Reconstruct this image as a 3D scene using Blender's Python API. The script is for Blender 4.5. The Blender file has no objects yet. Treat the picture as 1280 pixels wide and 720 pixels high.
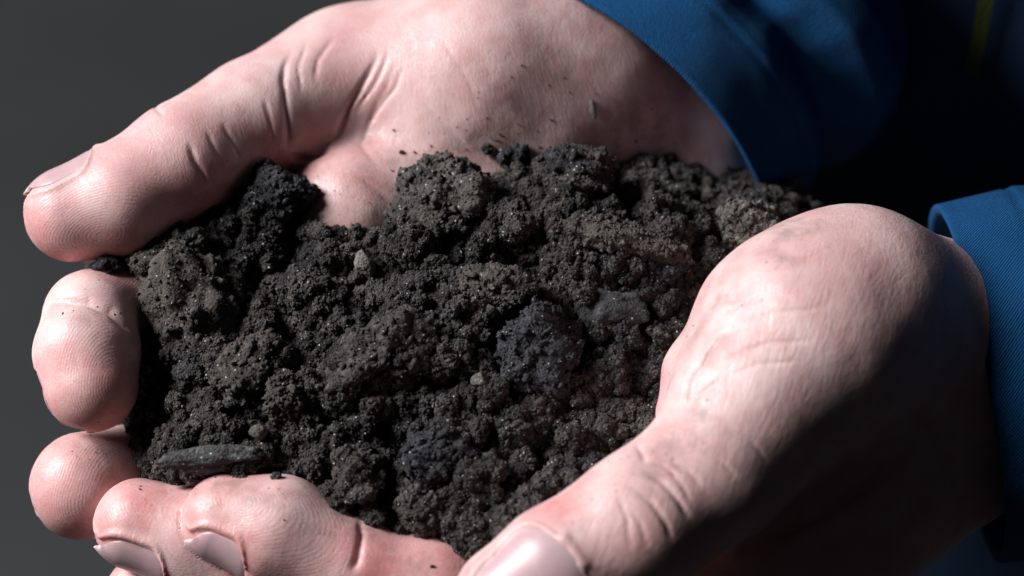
import bpy, math, random
import numpy as np
from mathutils import Vector, Matrix, noise as mnoise

random.seed(7)
RNG = np.random.default_rng(7)
SC = bpy.context.scene
COL = SC.collection

# ------------------------------------------------------------------ frame of the place
# Hands are held about a metre above the ground; the camera looks down on them by PITCH.
PX = 7.0                      # reference pixels per millimetre at the hands
DIST = 550.0                  # millimetres from the lens to the middle of the hands
PITCH = math.radians(50)
CENTRE = np.array([0.0, 0.0, 1.0])
RIGHT = np.array([1.0, 0.0, 0.0])
UP = np.array([0.0, math.sin(PITCH), math.cos(PITCH)])
TOW = np.array([0.0, -math.cos(PITCH), math.sin(PITCH)])
BASIS = np.stack([RIGHT, UP, TOW])           # rows

def mm(px, py, w=0.0):
    """pixel + depth (pixels) -> millimetres in the (right, up, toward) frame"""
    wm = w / PX
    s = (DIST - wm) / DIST
    return np.array([(px - 640) / PX * s, (360 - py) / PX * s, wm])

def to_world(p):
    p = np.asarray(p, dtype=float)
    return CENTRE + (p @ BASIS) * 0.001

def to_px(p):
    s = DIST / (DIST - p[:, 2])
    return p[:, 0] * s * PX + 640, 360 - p[:, 1] * s * PX

# ------------------------------------------------------------------ camera
cam_d = bpy.data.cameras.new('camera')
cam = bpy.data.objects.new('camera', cam_d)
COL.objects.link(cam)
cam.location = to_world([0, 0, DIST])
cam.rotation_euler = (math.pi / 2 - PITCH, 0, 0)
cam_d.sensor_width = 36
cam_d.lens = 36 * DIST / (1280 / PX)
cam_d.clip_start = 0.01
cam_d.clip_end = 200
cam_d.dof.use_dof = True
cam_d.dof.focus_distance = (DIST - 12) * 0.001
cam_d.dof.aperture_fstop = 9
SC.camera = cam

# ------------------------------------------------------------------ light
# one hard studio lamp high on the left, almost no fill
LAMP_DIR = np.array([-0.785, 0.50, 0.385])
LAMP_DIR /= np.linalg.norm(LAMP_DIR)
LAMP_W = LAMP_DIR @ BASIS
world = bpy.data.worlds.new('World')
SC.world = world
world.use_nodes = True
bg = world.node_tree.nodes['Background']
bg.inputs[0].default_value = (0.80, 0.90, 1.0, 1.0)
bg.inputs[1].default_value = 0.010
lamp_d = bpy.data.lights.new('studio_lamp', 'AREA')
lamp_d.shape = 'DISK'
lamp_d.size = 0.58
lamp_d.energy = 46.0
lamp_d.color = (0.985, 0.985, 1.0)
lamp = bpy.data.objects.new('studio_lamp', lamp_d)
lamp.location = CENTRE + LAMP_W * 1.4
lamp.rotation_euler = Vector(LAMP_W).to_track_quat('Z', 'Y').to_euler()
COL.objects.link(lamp)
SC.view_settings.view_transform = 'Standard'
SC.view_settings.look = 'None'
SC.view_settings.exposure = 0.0
SC.view_settings.gamma = 1.0
SC.view_settings.use_curve_mapping = False
SC.render.engine = 'CYCLES'
SC.cycles.use_denoising = True
SC.cycles.max_bounces = 8

# ------------------------------------------------------------------ node helpers
class NT:
    def __init__(s, name):
        s.m = bpy.data.materials.new(name)
        s.m.use_nodes = True
        s.t = s.m.node_tree
        s.b = s.t.nodes['Principled BSDF']
        s.tc = s.t.nodes.new('ShaderNodeTexCoord')
    def n(s, typ, **kw):
        nd = s.t.nodes.new(typ)
        for k, v in kw.items():
            setattr(nd, k, v)
        return nd
    def l(s, a, b):
        s.t.links.new(a, b)
    def set(s, sock, v):
        if hasattr(v, 'is_linked') or isinstance(v, bpy.types.NodeSocket):
            s.l(v, sock)
        else:
            sock.default_value = v
    def noise(s, scale, detail=4, rough=0.55, vec=None, dist=0.0):
        nd = s.n('ShaderNodeTexNoise')
        nd.inputs['Scale'].default_value = scale
        nd.inputs['Detail'].default_value = detail
        nd.inputs['Roughness'].default_value = rough
        nd.inputs['Distortion'].default_value = dist
        s.l(vec if vec is not None else s.tc.outputs['Object'], nd.inputs['Vector'])
        return nd.outputs['Fac']
    def voro(s, scale, feature='F1', out='Distance', vec=None, rnd=1.0):
        nd = s.n('ShaderNodeTexVoronoi', feature=feature)
        nd.inputs['Scale'].default_value = scale
        nd.inputs['Randomness'].default_value = rnd
        s.l(vec if vec is not None else s.tc.outputs['Object'], nd.inputs['Vector'])
        return nd.outputs[out]
    def math(s, op, a, b=0.0, c=0.0, clamp=False):
        nd = s.n('ShaderNodeMath', operation=op)
        nd.use_clamp = clamp
        s.set(nd.inputs[0], a); s.set(nd.inputs[1], b); s.set(nd.inputs[2], c)
        return nd.outputs[0]
    def ramp(s, v, lo, hi, a=0.0, b=1.0):
        nd = s.n('ShaderNodeMapRange')
        nd.interpolation_type = 'SMOOTHSTEP'
        s.set(nd.inputs[0], v)
        nd.inputs[1].default_value = lo; nd.inputs[2].default_value = hi
        nd.inputs[3].default_value = a; nd.inputs[4].default_value = b
        return nd.outputs[0]
    def mix(s, f, a, b, blend='MIX'):
        nd = s.n('ShaderNodeMix', data_type='RGBA', blend_type=blend)
        s.set(nd.inputs[0], f)
        for sock, v in ((nd.inputs[6], a), (nd.inputs[7], b)):
            if isinstance(v, tuple):
                sock.default_value = (*v, 1.0) if len(v) == 3 else v
            else:
                s.l(v, sock)
        return nd.outputs[2]
    def attr(s, name):
        nd = s.n('ShaderNodeAttribute')
        nd.attribute_name = name
        return nd.outputs['Fac']
    def bump(s, h, dist, strength=1.0, normal=None):
        nd = s.n('ShaderNodeBump')
        nd.inputs['Strength'].default_value = strength
        nd.inputs['Distance'].default_value = dist
        s.l(h, nd.inputs['Height'])
        if normal is not None:
            s.l(normal, nd.inputs['Normal'])
        return nd.outputs[0]
    def p(s, **kw):
        for k, v in kw.items():
            sock = s.b.inputs[k.replace('_', ' ')]
            if isinstance(v, tuple) and len(v) == 3 and sock.type == 'RGBA':
                v = (*v, 1.0)
            s.set(sock, v)

# ------------------------------------------------------------------ materials
def mat_skin(name, streak, dry):
    """streak: direction (right, up, toward) in which the finest wrinkles run; dry: how much the back-of-hand net shows"""
    s = NT(name)
    big = s.noise(38, 3, 0.6)
    mid = s.noise(170, 4, 0.6)
    fine = s.noise(900, 3, 0.6)
    c = s.mix(s.ramp(big, 0.32, 0.68), (0.585, 0.37, 0.36), (0.67, 0.49, 0.475))
    c = s.mix(s.math('MULTIPLY', s.ramp(mid, 0.42, 0.72), 0.6), c, (0.53, 0.275, 0.26))
    c = s.mix(s.math('MULTIPLY', s.attr('flush'), s.ramp(mid, 0.3, 0.6, 0.5, 0.9)), c, (0.53, 0.185, 0.175))
    c = s.mix(s.math('MULTIPLY', s.ramp(fine, 0.52, 0.75), 0.30), c, (0.69, 0.54, 0.51))
    blot = s.ramp(s.voro(230, 'SMOOTH_F1'), 0.1, 0.6, 1.0, 0.0)
    c = s.mix(s.math('MULTIPLY', blot, 0.34), c, (0.53, 0.28, 0.29))
    # soil dust rubbed into the palm and fingers, where the heap touches them
    dv = s.voro(620, 'F1')
    dsel = s.ramp(s.noise(260, 2, 0.5), 0.50, 0.62)
    speck = s.math('MULTIPLY', s.ramp(dv, 0.10, 0.26, 1.0, 0.0), dsel)
    smudge = s.math('MULTIPLY', s.ramp(s.noise(120, 5, 0.65), 0.42, 0.70), 0.72)
    dirt = s.math('MULTIPLY', s.math('MAXIMUM', speck, smudge), s.attr('dirt'), clamp=True)
    c = s.mix(dirt, c, (0.10, 0.075, 0.06))
    s.p(Base_Color=c)
    # coordinates stretched along the wrinkles
    d1 = unit(streak); d2 = unit(np.cross(d1, [0.1, 0.2, 1.0])); d3 = np.cross(d1, d2)
    cv = s.n('ShaderNodeCombineXYZ')
    for k, (dv_, sc) in enumerate(((d1, 0.16), (d2, 1.0), (d3, 1.0))):
        dt = s.n('ShaderNodeVectorMath', operation='DOT_PRODUCT')
        s.l(s.tc.outputs['Object'], dt.inputs[0]); dt.inputs[1].default_value = tuple(np.asarray(dv_) @ BASIS * sc)
        s.l(dt.outputs['Value'], cv.inputs[k])
    st1 = s.noise(620, 4, 0.65, cv.outputs[0], 0.6)
    st2 = s.noise(1700, 3, 0.6, cv.outputs[0], 0.4)
    lines = s.math('ABSOLUTE', s.math('SUBTRACT', s.noise(330, 3, 0.6, cv.outputs[0], 0.8), 0.5))
    lines = s.ramp(lines, 0.0, 0.05)
    cell = s.voro(1500, 'DISTANCE_TO_EDGE', vec=cv.outputs[0])
    warp = s.math('MULTIPLY', s.noise(200, 2, 0.5), 7.0)
    ang = s.math('ADD', s.math('MULTIPLY', s.attr('ridge'), 2 * math.pi / 0.44), warp)
    brk = s.ramp(s.noise(420, 2, 0.5), 0.30, 0.55)
    rid = s.math('MULTIPLY', s.math('MULTIPLY', s.math('SINE', ang), s.attr('pad')), brk)
    notpad = s.math('SUBTRACT', 1.0, s.math('MULTIPLY', s.attr('pad'), 0.8))
    h = s.math('ADD', s.math('MULTIPLY', st1, 1.5 * dry), s.math('MULTIPLY', st2, 0.5 + 0.7 * dry))
    h = s.math('ADD', h, s.math('MULTIPLY', lines, 0.55 * dry))
    h = s.math('ADD', h, s.math('MULTIPLY', s.ramp(cell, 0.0, 0.22), 0.35))
    h = s.math('MULTIPLY', h, notpad)
    h = s.math('ADD', h, s.math('MULTIPLY', rid, 0.17))
    h = s.math('ADD', h, s.math('MULTIPLY', s.noise(2600, 3, 0.6), 1.4))
    h = s.math('ADD', h, s.math('MULTIPLY', mid, 1.2))
    nrm = s.bump(h, 0.00006, 0.8)
    s.p(Normal=nrm, Roughness=s.ramp(s.noise(1200, 3, 0.6), 0.3, 0.7, 0.36, 0.58), Specular_IOR_Level=0.45,
        Subsurface_Weight=0.5, Subsurface_Radius=(1.0, 0.32, 0.2), Subsurface_Scale=0.0016)
    s.b.subsurface_method = 'RANDOM_WALK'
    return s.m

def unit(v):
    v = np.asarray(v, float)
    return v / np.linalg.norm(v)

def mat_nail():
    s = NT('nail')
    e = s.attr('edge')                # 0 at the cuticle, 1 at the free edge
    lines = s.noise(500, 2, 0.5)
    c = s.mix(s.ramp(e, 0.88, 0.97), (0.46, 0.30, 0.315), (0.52, 0.43, 0.41))
    c = s.mix(s.math('MULTIPLY', s.ramp(s.noise(420, 4, 0.6), 0.45, 0.7), s.ramp(e, 0.70, 1.0, 0.1, 0.75)), c, (0.12, 0.09, 0.085))
    c = s.mix(s.math('MULTIPLY', s.ramp(e, 0.02, 0.22, 1.0, 0.0), 0.5), c, (0.52, 0.38, 0.39))
    s.p(Base_Color=c, Roughness=0.40, Specular_IOR_Level=0.5, Coat_Weight=0.0, Coat_Roughness=0.2,
        Subsurface_Weight=0.4, Subsurface_Radius=(1.0, 0.4, 0.3), Subsurface_Scale=0.0012)
    rid = s.math('SINE', s.math('MULTIPLY', s.attr('across'), 60.0))
    s.p(Normal=s.bump(s.math('ADD', s.math('MULTIPLY', rid, 0.08), lines), 0.00006, 0.5))
    return s.m

def mat_soil(name, dark, light, blue=0.25, glint=1.0):
    s = NT(name)
    info = s.n('ShaderNodeObjectInfo')
    geo = s.n('ShaderNodeNewGeometry')
    pos = geo.outputs['Position']
    a = s.noise(55, 3, 0.6, pos)
    b = s.noise(700, 5, 0.7, pos)
    c = s.mix(s.ramp(s.math('ADD', s.math('MULTIPLY', a, 0.5), s.math('MULTIPLY', s.noise(170, 3, 0.6, pos), 0.5)), 0.40, 0.60), dark, light)
    c = s.mix(s.math('MULTIPLY', info.outputs['Random'], 0.55), c, tuple(x * 0.55 for x in dark))
    c = s.mix(s.math('MULTIPLY', s.ramp(s.noise(90, 2, 0.5, pos), 0.52, 0.7), blue), c, (0.030, 0.033, 0.048))
    c = s.mix(s.ramp(b, 0.45, 0.75), c, tuple(x * 1.7 for x in light))
    gr = s.n('ShaderNodeTexVoronoi', feature='F1')
    gr.inputs['Scale'].default_value = 1900
    s.l(pos, gr.inputs['Vector'])
    sep = s.n('ShaderNodeSeparateColor')
    s.l(gr.outputs['Color'], sep.inputs[0])
    g = s.math('MULTIPLY', s.math('GREATER_THAN', sep.outputs[0], 0.962), s.math('LESS_THAN', gr.outputs['Distance'], 0.33))
    g = s.math('MULTIPLY', g, glint)
    c = s.mix(g, c, (0.42, 0.41, 0.41))  # bright glints painted into the base colour
    h = s.math('ADD', s.noise(1800, 4, 0.75, pos), s.math('MULTIPLY', gr.outputs['Distance'], -0.8))
    s.p(Base_Color=c, Roughness=s.math('SUBTRACT', 0.95, s.math('MULTIPLY', g, 0.6)), Specular_IOR_Level=0.25,
        Normal=s.bump(h, 0.0004, 0.9))
    return s.m

def mat_cloth(name, col, weave=1500, fuzz=0.05):
    s = NT(name)
    uv = s.tc.outputs['UV']
    w1 = s.n('ShaderNodeTexWave', wave_type='BANDS', bands_direction='DIAGONAL')
    w1.inputs['Scale'].default_value = 0.72
    mp = s.n('ShaderNodeMapping')
    mp.inputs['Scale'].default_value = (1, 1, 1)
    s.l(uv, mp.inputs[0]); s.l(mp.outputs[0], w1.inputs[0])
    w1.inputs['Distortion'].default_value = 1.6
    w1.inputs['Detail Scale'].default_value = 2.0
    n1 = s.noise(1400, 3, 0.7)
    n2 = s.noise(60, 3, 0.6)
    c = s.mix(s.ramp(n2, 0.3, 0.7), tuple(x * 0.85 for x in col), tuple(x * 1.15 for x in col))
    c = s.mix(s.math('MULTIPLY', s.ramp(n1, 0.5, 0.8), 0.35), c, tuple(min(1, x * 1.8 + 0.01) for x in col))
    c = s.mix(s.math('MULTIPLY', s.math('SUBTRACT', 1.0, w1.outputs['Fac']), 0.35), c, tuple(x * 0.5 for x in col))
    h = s.math('ADD', s.math('MULTIPLY', w1.outputs['Fac'], 0.8), s.math('MULTIPLY', n1, 1.1))
    s.p(Base_Color=c, Roughness=0.9, Specular_IOR_Level=0.2, Sheen_Weight=fuzz, Sheen_Roughness=0.5,
        Sheen_Tint=(*[min(1, x * 2 + 0.05) for x in col], 1.0), Normal=s.bump(h, 0.00035, 0.8))
    return s.m

M_PALM = mat_skin('palm skin', (-0.3, 0.9, 0.2), 0.35)
M_BACK = mat_skin('thumb side skin', (-0.30, -0.9, 0.25), 1.0)
M_NAIL = mat_nail()
M_SOIL = mat_soil('soil', (0.022, 0.020, 0.021), (0.076, 0.066, 0.060))
M_CLODB = mat_soil('clod brown', (0.046, 0.040, 0.036), (0.076, 0.065, 0.058), 0.0)
M_CLODK = mat_soil('clod black', (0.026, 0.025, 0.028), (0.044, 0.042, 0.047), 0.35)
M_STONE = mat_soil('stone', (0.065, 0.060, 0.055), (0.12, 0.112, 0.10), 0.0, 0.3)
M_PALE = mat_soil('pale clod', (0.065, 0.058, 0.052), (0.11, 0.10, 0.09), 0.0, 0.5)
M_CHIP = mat_soil('slate', (0.048, 0.048, 0.050), (0.082, 0.081, 0.081), 0.0)
M_FLAT = mat_soil('flat stone', (0.034, 0.034, 0.036), (0.056, 0.055, 0.056), 0.2)
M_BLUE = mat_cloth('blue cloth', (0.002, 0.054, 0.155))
M_SHADED = mat_cloth('shaded navy cloth', (0.004, 0.018, 0.045), fuzz=0.0)  # jacket front lies in shadow; that darkness is put into the cloth colour
M_HIVIS = mat_cloth('hi-vis tape', (0.035, 0.047, 0.005), fuzz=0.0)

# ------------------------------------------------------------------ mesh helpers
def link(name, me, mat, parent=None):
    o = bpy.data.objects.new(name, me)
    COL.objects.link(o)
    if mat is not None:
        me.materials.append(mat)
    if parent is not None:
        o.parent = parent
    return o

def mesh_np(name, v_world, faces, origin=None, smooth=True):
    v = np.asarray(v_world, dtype=float)
    if origin is not None:
        v = v - origin
    me = bpy.data.meshes.new(name)
    f = np.asarray(faces, dtype=np.int32)
    k = f.shape[1]
    me.vertices.add(len(v)); me.vertices.foreach_set('co', v.astype(np.float32).ravel())
    me.loops.add(f.size); me.loops.foreach_set('vertex_index', f.ravel())
    me.polygons.add(len(f))
    me.polygons.foreach_set('loop_start', np.arange(0, f.size, k, dtype=np.int32))
    me.polygons.foreach_set('loop_total', np.full(len(f), k, dtype=np.int32))
    me.update(calc_edges=True)
    me.validate()
    if smooth:
        me.polygons.foreach_set('use_smooth', np.ones(len(me.polygons), dtype=bool))
    return me

def add_attr(me, name, vals):
    a = me.attributes.new(name, 'FLOAT', 'POINT')
    a.data.foreach_set('value', np.asarray(vals, dtype=np.float32))

def tag(o, label, cat=None, group=None, kind=None):
    if label: o['label'] = label
    if cat: o['category'] = cat
    if group: o['group'] = group
    if kind: o['kind'] = kind
    return o

def empty(name, loc):
    o = bpy.data.objects.new(name, None)
    o.empty_display_size = 0.01
    o.location = loc
    COL.objects.link(o)
    return o

# numpy value noise -------------------------------------------------
def _hash(ix, iy, iz, seed):
    n = (ix * 374761393 + iy * 668265263 + iz * 2147483647 + seed * 1274126177) & 0xffffffff
    n = ((n ^ (n >> 13)) * 1274126177) & 0xffffffff
    n = n ^ (n >> 16)
    return n.astype(np.float64) / 4294967295.0

def vnoise(p, seed=0):
    i = np.floor(p).astype(np.int64)
    f = p - i
    f = f * f * f * (f * (f * 6 - 15) + 10)
    out = 0
    for dx in (0, 1):
        for dy in (0, 1):
            for dz in (0, 1):
                w = (f[:, 0] if dx else 1 - f[:, 0]) * (f[:, 1] if dy else 1 - f[:, 1]) * (f[:, 2] if dz else 1 - f[:, 2])
                out = out + w * _hash(i[:, 0] + dx, i[:, 1] + dy, i[:, 2] + dz, seed)
    return out * 2 - 1

def fbm(p, octaves=4, seed=0, gain=0.5):
    a, t = 1.0, 0
    for o in range(octaves):
        t = t + a * vnoise(p * (2.03 ** o) + 11.3 * o, seed + o)
        a *= gain
    return t

def worley(p, seed=0):
    """distance to the nearest feature point (cell size 1)"""
    i = np.floor(p).astype(np.int64)
    best = np.full(len(p), 9.0)
    for dx in (-1, 0, 1):
        for dy in (-1, 0, 1):
            for dz in (-1, 0, 1):
                c = i + np.array([dx, dy, dz])
                q = np.stack([_hash(c[:, 0], c[:, 1], c[:, 2], seed + k) for k in (1, 2, 3)], 1)
                d = ((c + q - p) ** 2).sum(1)
                best = np.minimum(best, d)
    return np.sqrt(best)

# ------------------------------------------------------------------ implicit hands
def smin(a, b, k):
    h = np.maximum(k - np.abs(a - b), 0.0) / k
    return np.minimum(a, b) - h * h * h * k / 6.0

def rcone(p, a, b, r1, r2):
    ba = b - a
    ln = math.sqrt(float(ba @ ba))
    pa = p - a
    z = pa @ (ba / ln)
    h = np.sqrt(np.maximum(np.einsum('ij,ij->i', pa, pa) - z * z, 0.0))
    sb = min(max((r1 - r2) / ln, -0.999), 0.999)
    ca = math.sqrt(1 - sb * sb)
    k = z * ca - h * sb
    d = h * ca + z * sb - r1
    d = np.where(k < 0, np.hypot(h, z) - r1, d)
    return np.where(k > ca * ln, np.hypot(h, z - ln) - r2, d)

class Part:
    """one finger or the palm: round cones melted together"""
    def __init__(s, k):
        s.k = k; s.c = []
    def chain(s, *j):
        pts = []
        for (px, py, w, r) in j:
            sc = (DIST - w / PX) / DIST
            pts.append((mm(px, py, w), r / PX * sc))
        for (a, ra), (b, rb) in zip(pts[:-1], pts[1:]):
            s.c.append((a, b, ra, rb))
        return s
    def ball(s, px, py, w, r):
        p = mm(px, py, w); sc = (DIST - w / PX) / DIST
        s.c.append((p, p + np.array([0.01, 0, 0]), r / PX * sc, r / PX * sc))
        return s
    def f(s, p):
        d = None
        for c in s.c:
            e = rcone(p, *c)
            d = e if d is None else smin(d, e, s.k)
        return d

class Hand:
    def __init__(s):
        s.parts = []           # (part, blend with what came before)
    def add(s, part, k):
        s.parts.append((part, k)); return part
    def f_raw(s, p, act=None):
        d = None
        n = 0
        for part, k in s.parts:
            e = None
            for c in part.c:
                if act is None or act[n]:
                    x = rcone(p, *c)
                    e = x if e is None else smin(e, x, part.k)
                n += 1
            if e is not None:
                d = e if d is None else smin(d, e, k)
        return d
    def f(s, p):
        """signed distance; far-off cones are left out cell by cell"""
        if len(p) < 3000:
            return s.f_raw(p)
        C = 11.0
        key = np.floor(p / C).astype(np.int64) + 100
        key = (key[:, 0] * 1000 + key[:, 1]) * 1000 + key[:, 2]
        o = np.argsort(key, kind='stable')
        ks = key[o]
        st = np.concatenate([[0], np.where(np.diff(ks))[0] + 1, [len(ks)]])
        out = np.empty(len(p))
        ps = p[o]
        cones = [c for part, _ in s.parts for c in part.c]
        cen = np.floor(ps[st[:-1]] / C) * C + C / 2
        rad = C * 0.8661
        dc = np.stack([rcone(cen, *c) for c in cones], 1)
        act = dc - rad < dc.min(1)[:, None] + rad + 9.5
        for n_, (a, b) in enumerate(zip(st[:-1], st[1:])):
            out[a:b] = s.f_raw(ps[a:b], act[n_])
        r = np.empty(len(p)); r[o] = out
        return r
    def grad(s, p, h=0.12):
        k = np.array([[1, -1, -1], [-1, -1, 1], [-1, 1, -1], [1, 1, 1]], float)
        g = sum(kk * s.f(p + h * kk)[:, None] for kk in k)
        return g / (4 * h)
    def mesh(s, step=0.9, levels=1, clip=None):
        lo = np.min([np.minimum(c[0] - c[2], c[1] - c[3]) for part, _ in s.parts for c in part.c], 0) - 3
        hi = np.max([np.maximum(c[0] + c[2], c[1] + c[3]) for part, _ in s.parts for c in part.c], 0) + 3
        if clip is not None:
            lo = np.maximum(lo, clip[0]); hi = np.minimum(hi, clip[1])
        ax = [np.arange(l, h, step) for l, h in zip(lo, hi)]
        n = [len(a) for a in ax]
        B = 6
        nb = [-(-k // B) for k in n]
        bc = np.stack(np.meshgrid(*[lo[a] + (np.arange(nb[a]) * B + (B - 1) / 2) * step for a in range(3)], indexing='ij'), -1).reshape(-1, 3)
        fb = s.f(bc)
        FF = np.repeat(fb.astype(np.float32)[:, None], B ** 3, 1)
        hot = np.where(np.abs(fb) < B * step * 0.95 + 1.0)[0]
        loc = np.stack(np.meshgrid(*[(np.arange(B) - (B - 1) / 2) * step] * 3, indexing='ij'), -1).reshape(-1, 3)
        for i in range(0, len(hot), 800):
            h_ = hot[i:i + 800]
            FF[h_] = s.f((bc[h_][:, None] + loc[None]).reshape(-1, 3)).reshape(len(h_), -1)
        F = FF.reshape(nb[0], nb[1], nb[2], B, B, B).transpose(0, 3, 1, 4, 2, 5).reshape(nb[0] * B, nb[1] * B, nb[2] * B)
        F = np.ascontiguousarray(F[:n[0], :n[1], :n[2]])
        # close the volume at the box
        for a in range(3):
            sl = [slice(None)] * 3
            for e in (0, -1):
                sl[a] = e; F[tuple(sl)] = np.maximum(F[tuple(sl)], 0.5)
        ins = F < 0
        c = sum(ins[dx:n[0] - 1 + dx, dy:n[1] - 1 + dy, dz:n[2] - 1 + dz].astype(np.int8)
                for dx in (0, 1) for dy in (0, 1) for dz in (0, 1))
        act = (c > 0) & (c < 8)
        idx = -np.ones(act.shape, np.int64)
        cells = np.argwhere(act)
        idx[act] = np.arange(len(cells))
        v = np.zeros((len(cells), 3)); cnt = np.zeros(len(cells))
        cor = [(dx, dy, dz) for dx in (0, 1) for dy in (0, 1) for dz in (0, 1)]
        val = {q: F[cells[:, 0] + q[0], cells[:, 1] + q[1], cells[:, 2] + q[2]] for q in cor}
        for q in cor:
            for a in range(3):
                if q[a] == 0:
                    r = list(q); r[a] = 1; r = tuple(r)
                    x = (val[q] < 0) != (val[r] < 0)
                    t = val[q] / np.where(x, val[q] - val[r], 1)
                    pt = np.array(q, float)[None] + np.outer(t, np.eye(3)[a])
                    v[x] += pt[x]; cnt[x] += 1
        v = (cells + v / cnt[:, None]) * step + lo
        quads = []
        for a in range(3):
            b, d = (a + 1) % 3, (a + 2) % 3
            s0 = [slice(None)] * 3; s1 = [slice(None)] * 3
            s0[a] = slice(0, -1); s1[a] = slice(1, None)
            for k in (b, d):
                s0[k] = slice(1, -1); s1[k] = slice(1, -1)
            A, B = ins[tuple(s0)], ins[tuple(s1)]
            for flip, sel in ((False, A & ~B), (True, ~A & B)):
                e = np.argwhere(sel)
                if not len(e): continue
                e[:, b] += 1; e[:, d] += 1
                ob = np.zeros(3, int); ob[b] = 1
                od = np.zeros(3, int); od[d] = 1
                qd = [e - ob - od, e - od, e, e - ob]
                q = np.stack([idx[tuple(x.T)] for x in qd], 1)
                quads.append(q[:, ::-1] if flip else q)
        q = np.concatenate(quads)
        inner = np.all((v > lo + step * 1.6) & (v < hi - step * 2.6), axis=1)
        def project(v, it):
            for _ in range(it):
                g = s.grad(v); d = s.f(v)
                m = (np.abs(d) < step * 2)
                stp = g * (np.clip(d, -step, step) / np.maximum((g * g).sum(1), 0.05))[:, None]
                v = v - stp * m[:, None]
            return v
        v2 = project(v, 1); v = np.where(inner[:, None], v2, v)
        for _ in range(levels):
            nv = len(v)
            e = np.concatenate([q[:, [0, 1]], q[:, [1, 2]], q[:, [2, 3]], q[:, [3, 0]]])
            es = np.sort(e, 1)
            u, inv = np.unique(es[:, 0] * nv + es[:, 1], return_inverse=True)
            inv = inv.reshape(4, len(q))
            em = (v[u // nv] + v[u % nv]) / 2
            fm = v[q].mean(1)
            eo, fo = nv, nv + len(u)
            fi = np.arange(len(q)) + fo
            nq = [np.stack([q[:, k], inv[k] + eo, fi, inv[(k + 3) % 4] + eo], 1) for k in range(4)]
            v = np.concatenate([v, em, fm]); q = np.concatenate(nq)
            inner = np.all((v > lo + step * 1.6) & (v < hi - step * 2.6), axis=1)
            v2 = project(v, 2); v = np.where(inner[:, None], v2, v)
        g = s.grad(v)
        nrm = g / np.maximum(np.linalg.norm(g, axis=1, keepdims=True), 1e-6)
        return v, q, nrm

def polydist(x, y, pts):
    """distance (px) to a polyline and position 0..1 along it"""
    best = np.full(len(x), 1e9); tt = np.zeros(len(x))
    n = len(pts) - 1
    for i in range(n):
        ax, ay = pts[i]; bx, by = pts[i + 1]
        dx, dy = bx - ax, by - ay
        t = np.clip(((x - ax) * dx + (y - ay) * dy) / (dx * dx + dy * dy), 0, 1)
        d = np.hypot(x - ax - t * dx, y - ay - t * dy)
        m = d < best
        best = np.where(m, d, best); tt = np.where(m, (i + t) / n, tt)
    return best, tt

def unit(v):
    v = np.asarray(v, float)
    return v / np.linalg.norm(v)

class Nail:
    def __init__(s, tip, axis, normal, back=0.95, fwd=0.72, half=58, finger=None, lip=0.42):
        s.lip = lip
        s.finger = finger
        px, py, w, r = tip
        sc = (DIST - w / PX) / DIST
        s.c = mm(px, py, w); s.r = r / PX * sc
        s.a = unit(axis)
        n = np.asarray(normal, float)
        s.n = unit(n - s.a * (n @ s.a))
        s.b = np.cross(s.a, s.n)
        s.back, s.fwd, s.half = back, fwd, math.radians(half)
    def coords(s, p):
        q = p - s.c
        t = (q @ s.a) / s.r
        x, y = q @ s.b, q @ s.n
        th = np.arctan2(x, y)
        return t, th
    def width(s, u):
        u = np.asarray(u, float)
        lo = np.sqrt(np.clip(1 - (np.clip(0.30 - u, 0, 0.30) / 0.30) ** 2, 0.02, 1))
        hi = np.sqrt(np.clip(1 - (np.clip(u - 0.55, 0, 0.45) / 0.45) ** 2.6, 0.14, 1))
        return lo * hi * s.half
    def inset(s, p):
        """1 under the nail plate, 0 away; and the raised fold round it"""
        t, th = s.coords(p)
        near = np.linalg.norm(p - s.c, axis=1) < s.r * 2.2
        own = np.where(near)[0]
        near[own] = np.abs(s.finger.f(p[own])) < 0.6
        u = (t + s.back) / (s.back + s.fwd)            # 0 cuticle .. 1 edge
        wdt = s.width(np.clip(u, 0, 0.93))
        e1 = (wdt - np.abs(th)) * s.r                   # mm inside the side edges
        e2 = u * (s.back + s.fwd) * s.r
        e = np.minimum(e1, e2)
        e = np.where(near, e, -9)
        cosn = np.cos(th) > -0.2
        e = np.where(cosn, e, -9)
        open_tip = np.clip((1.12 - u) / 0.1, 0, 1)
        ins = np.clip(e / 0.7 + 0.5, 0, 1) * np.clip((1.25 - u) / 0.1, 0, 1)
        fold = np.exp(-((e + 0.9) / 0.8) ** 2) * open_tip
        return ins, fold

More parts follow.
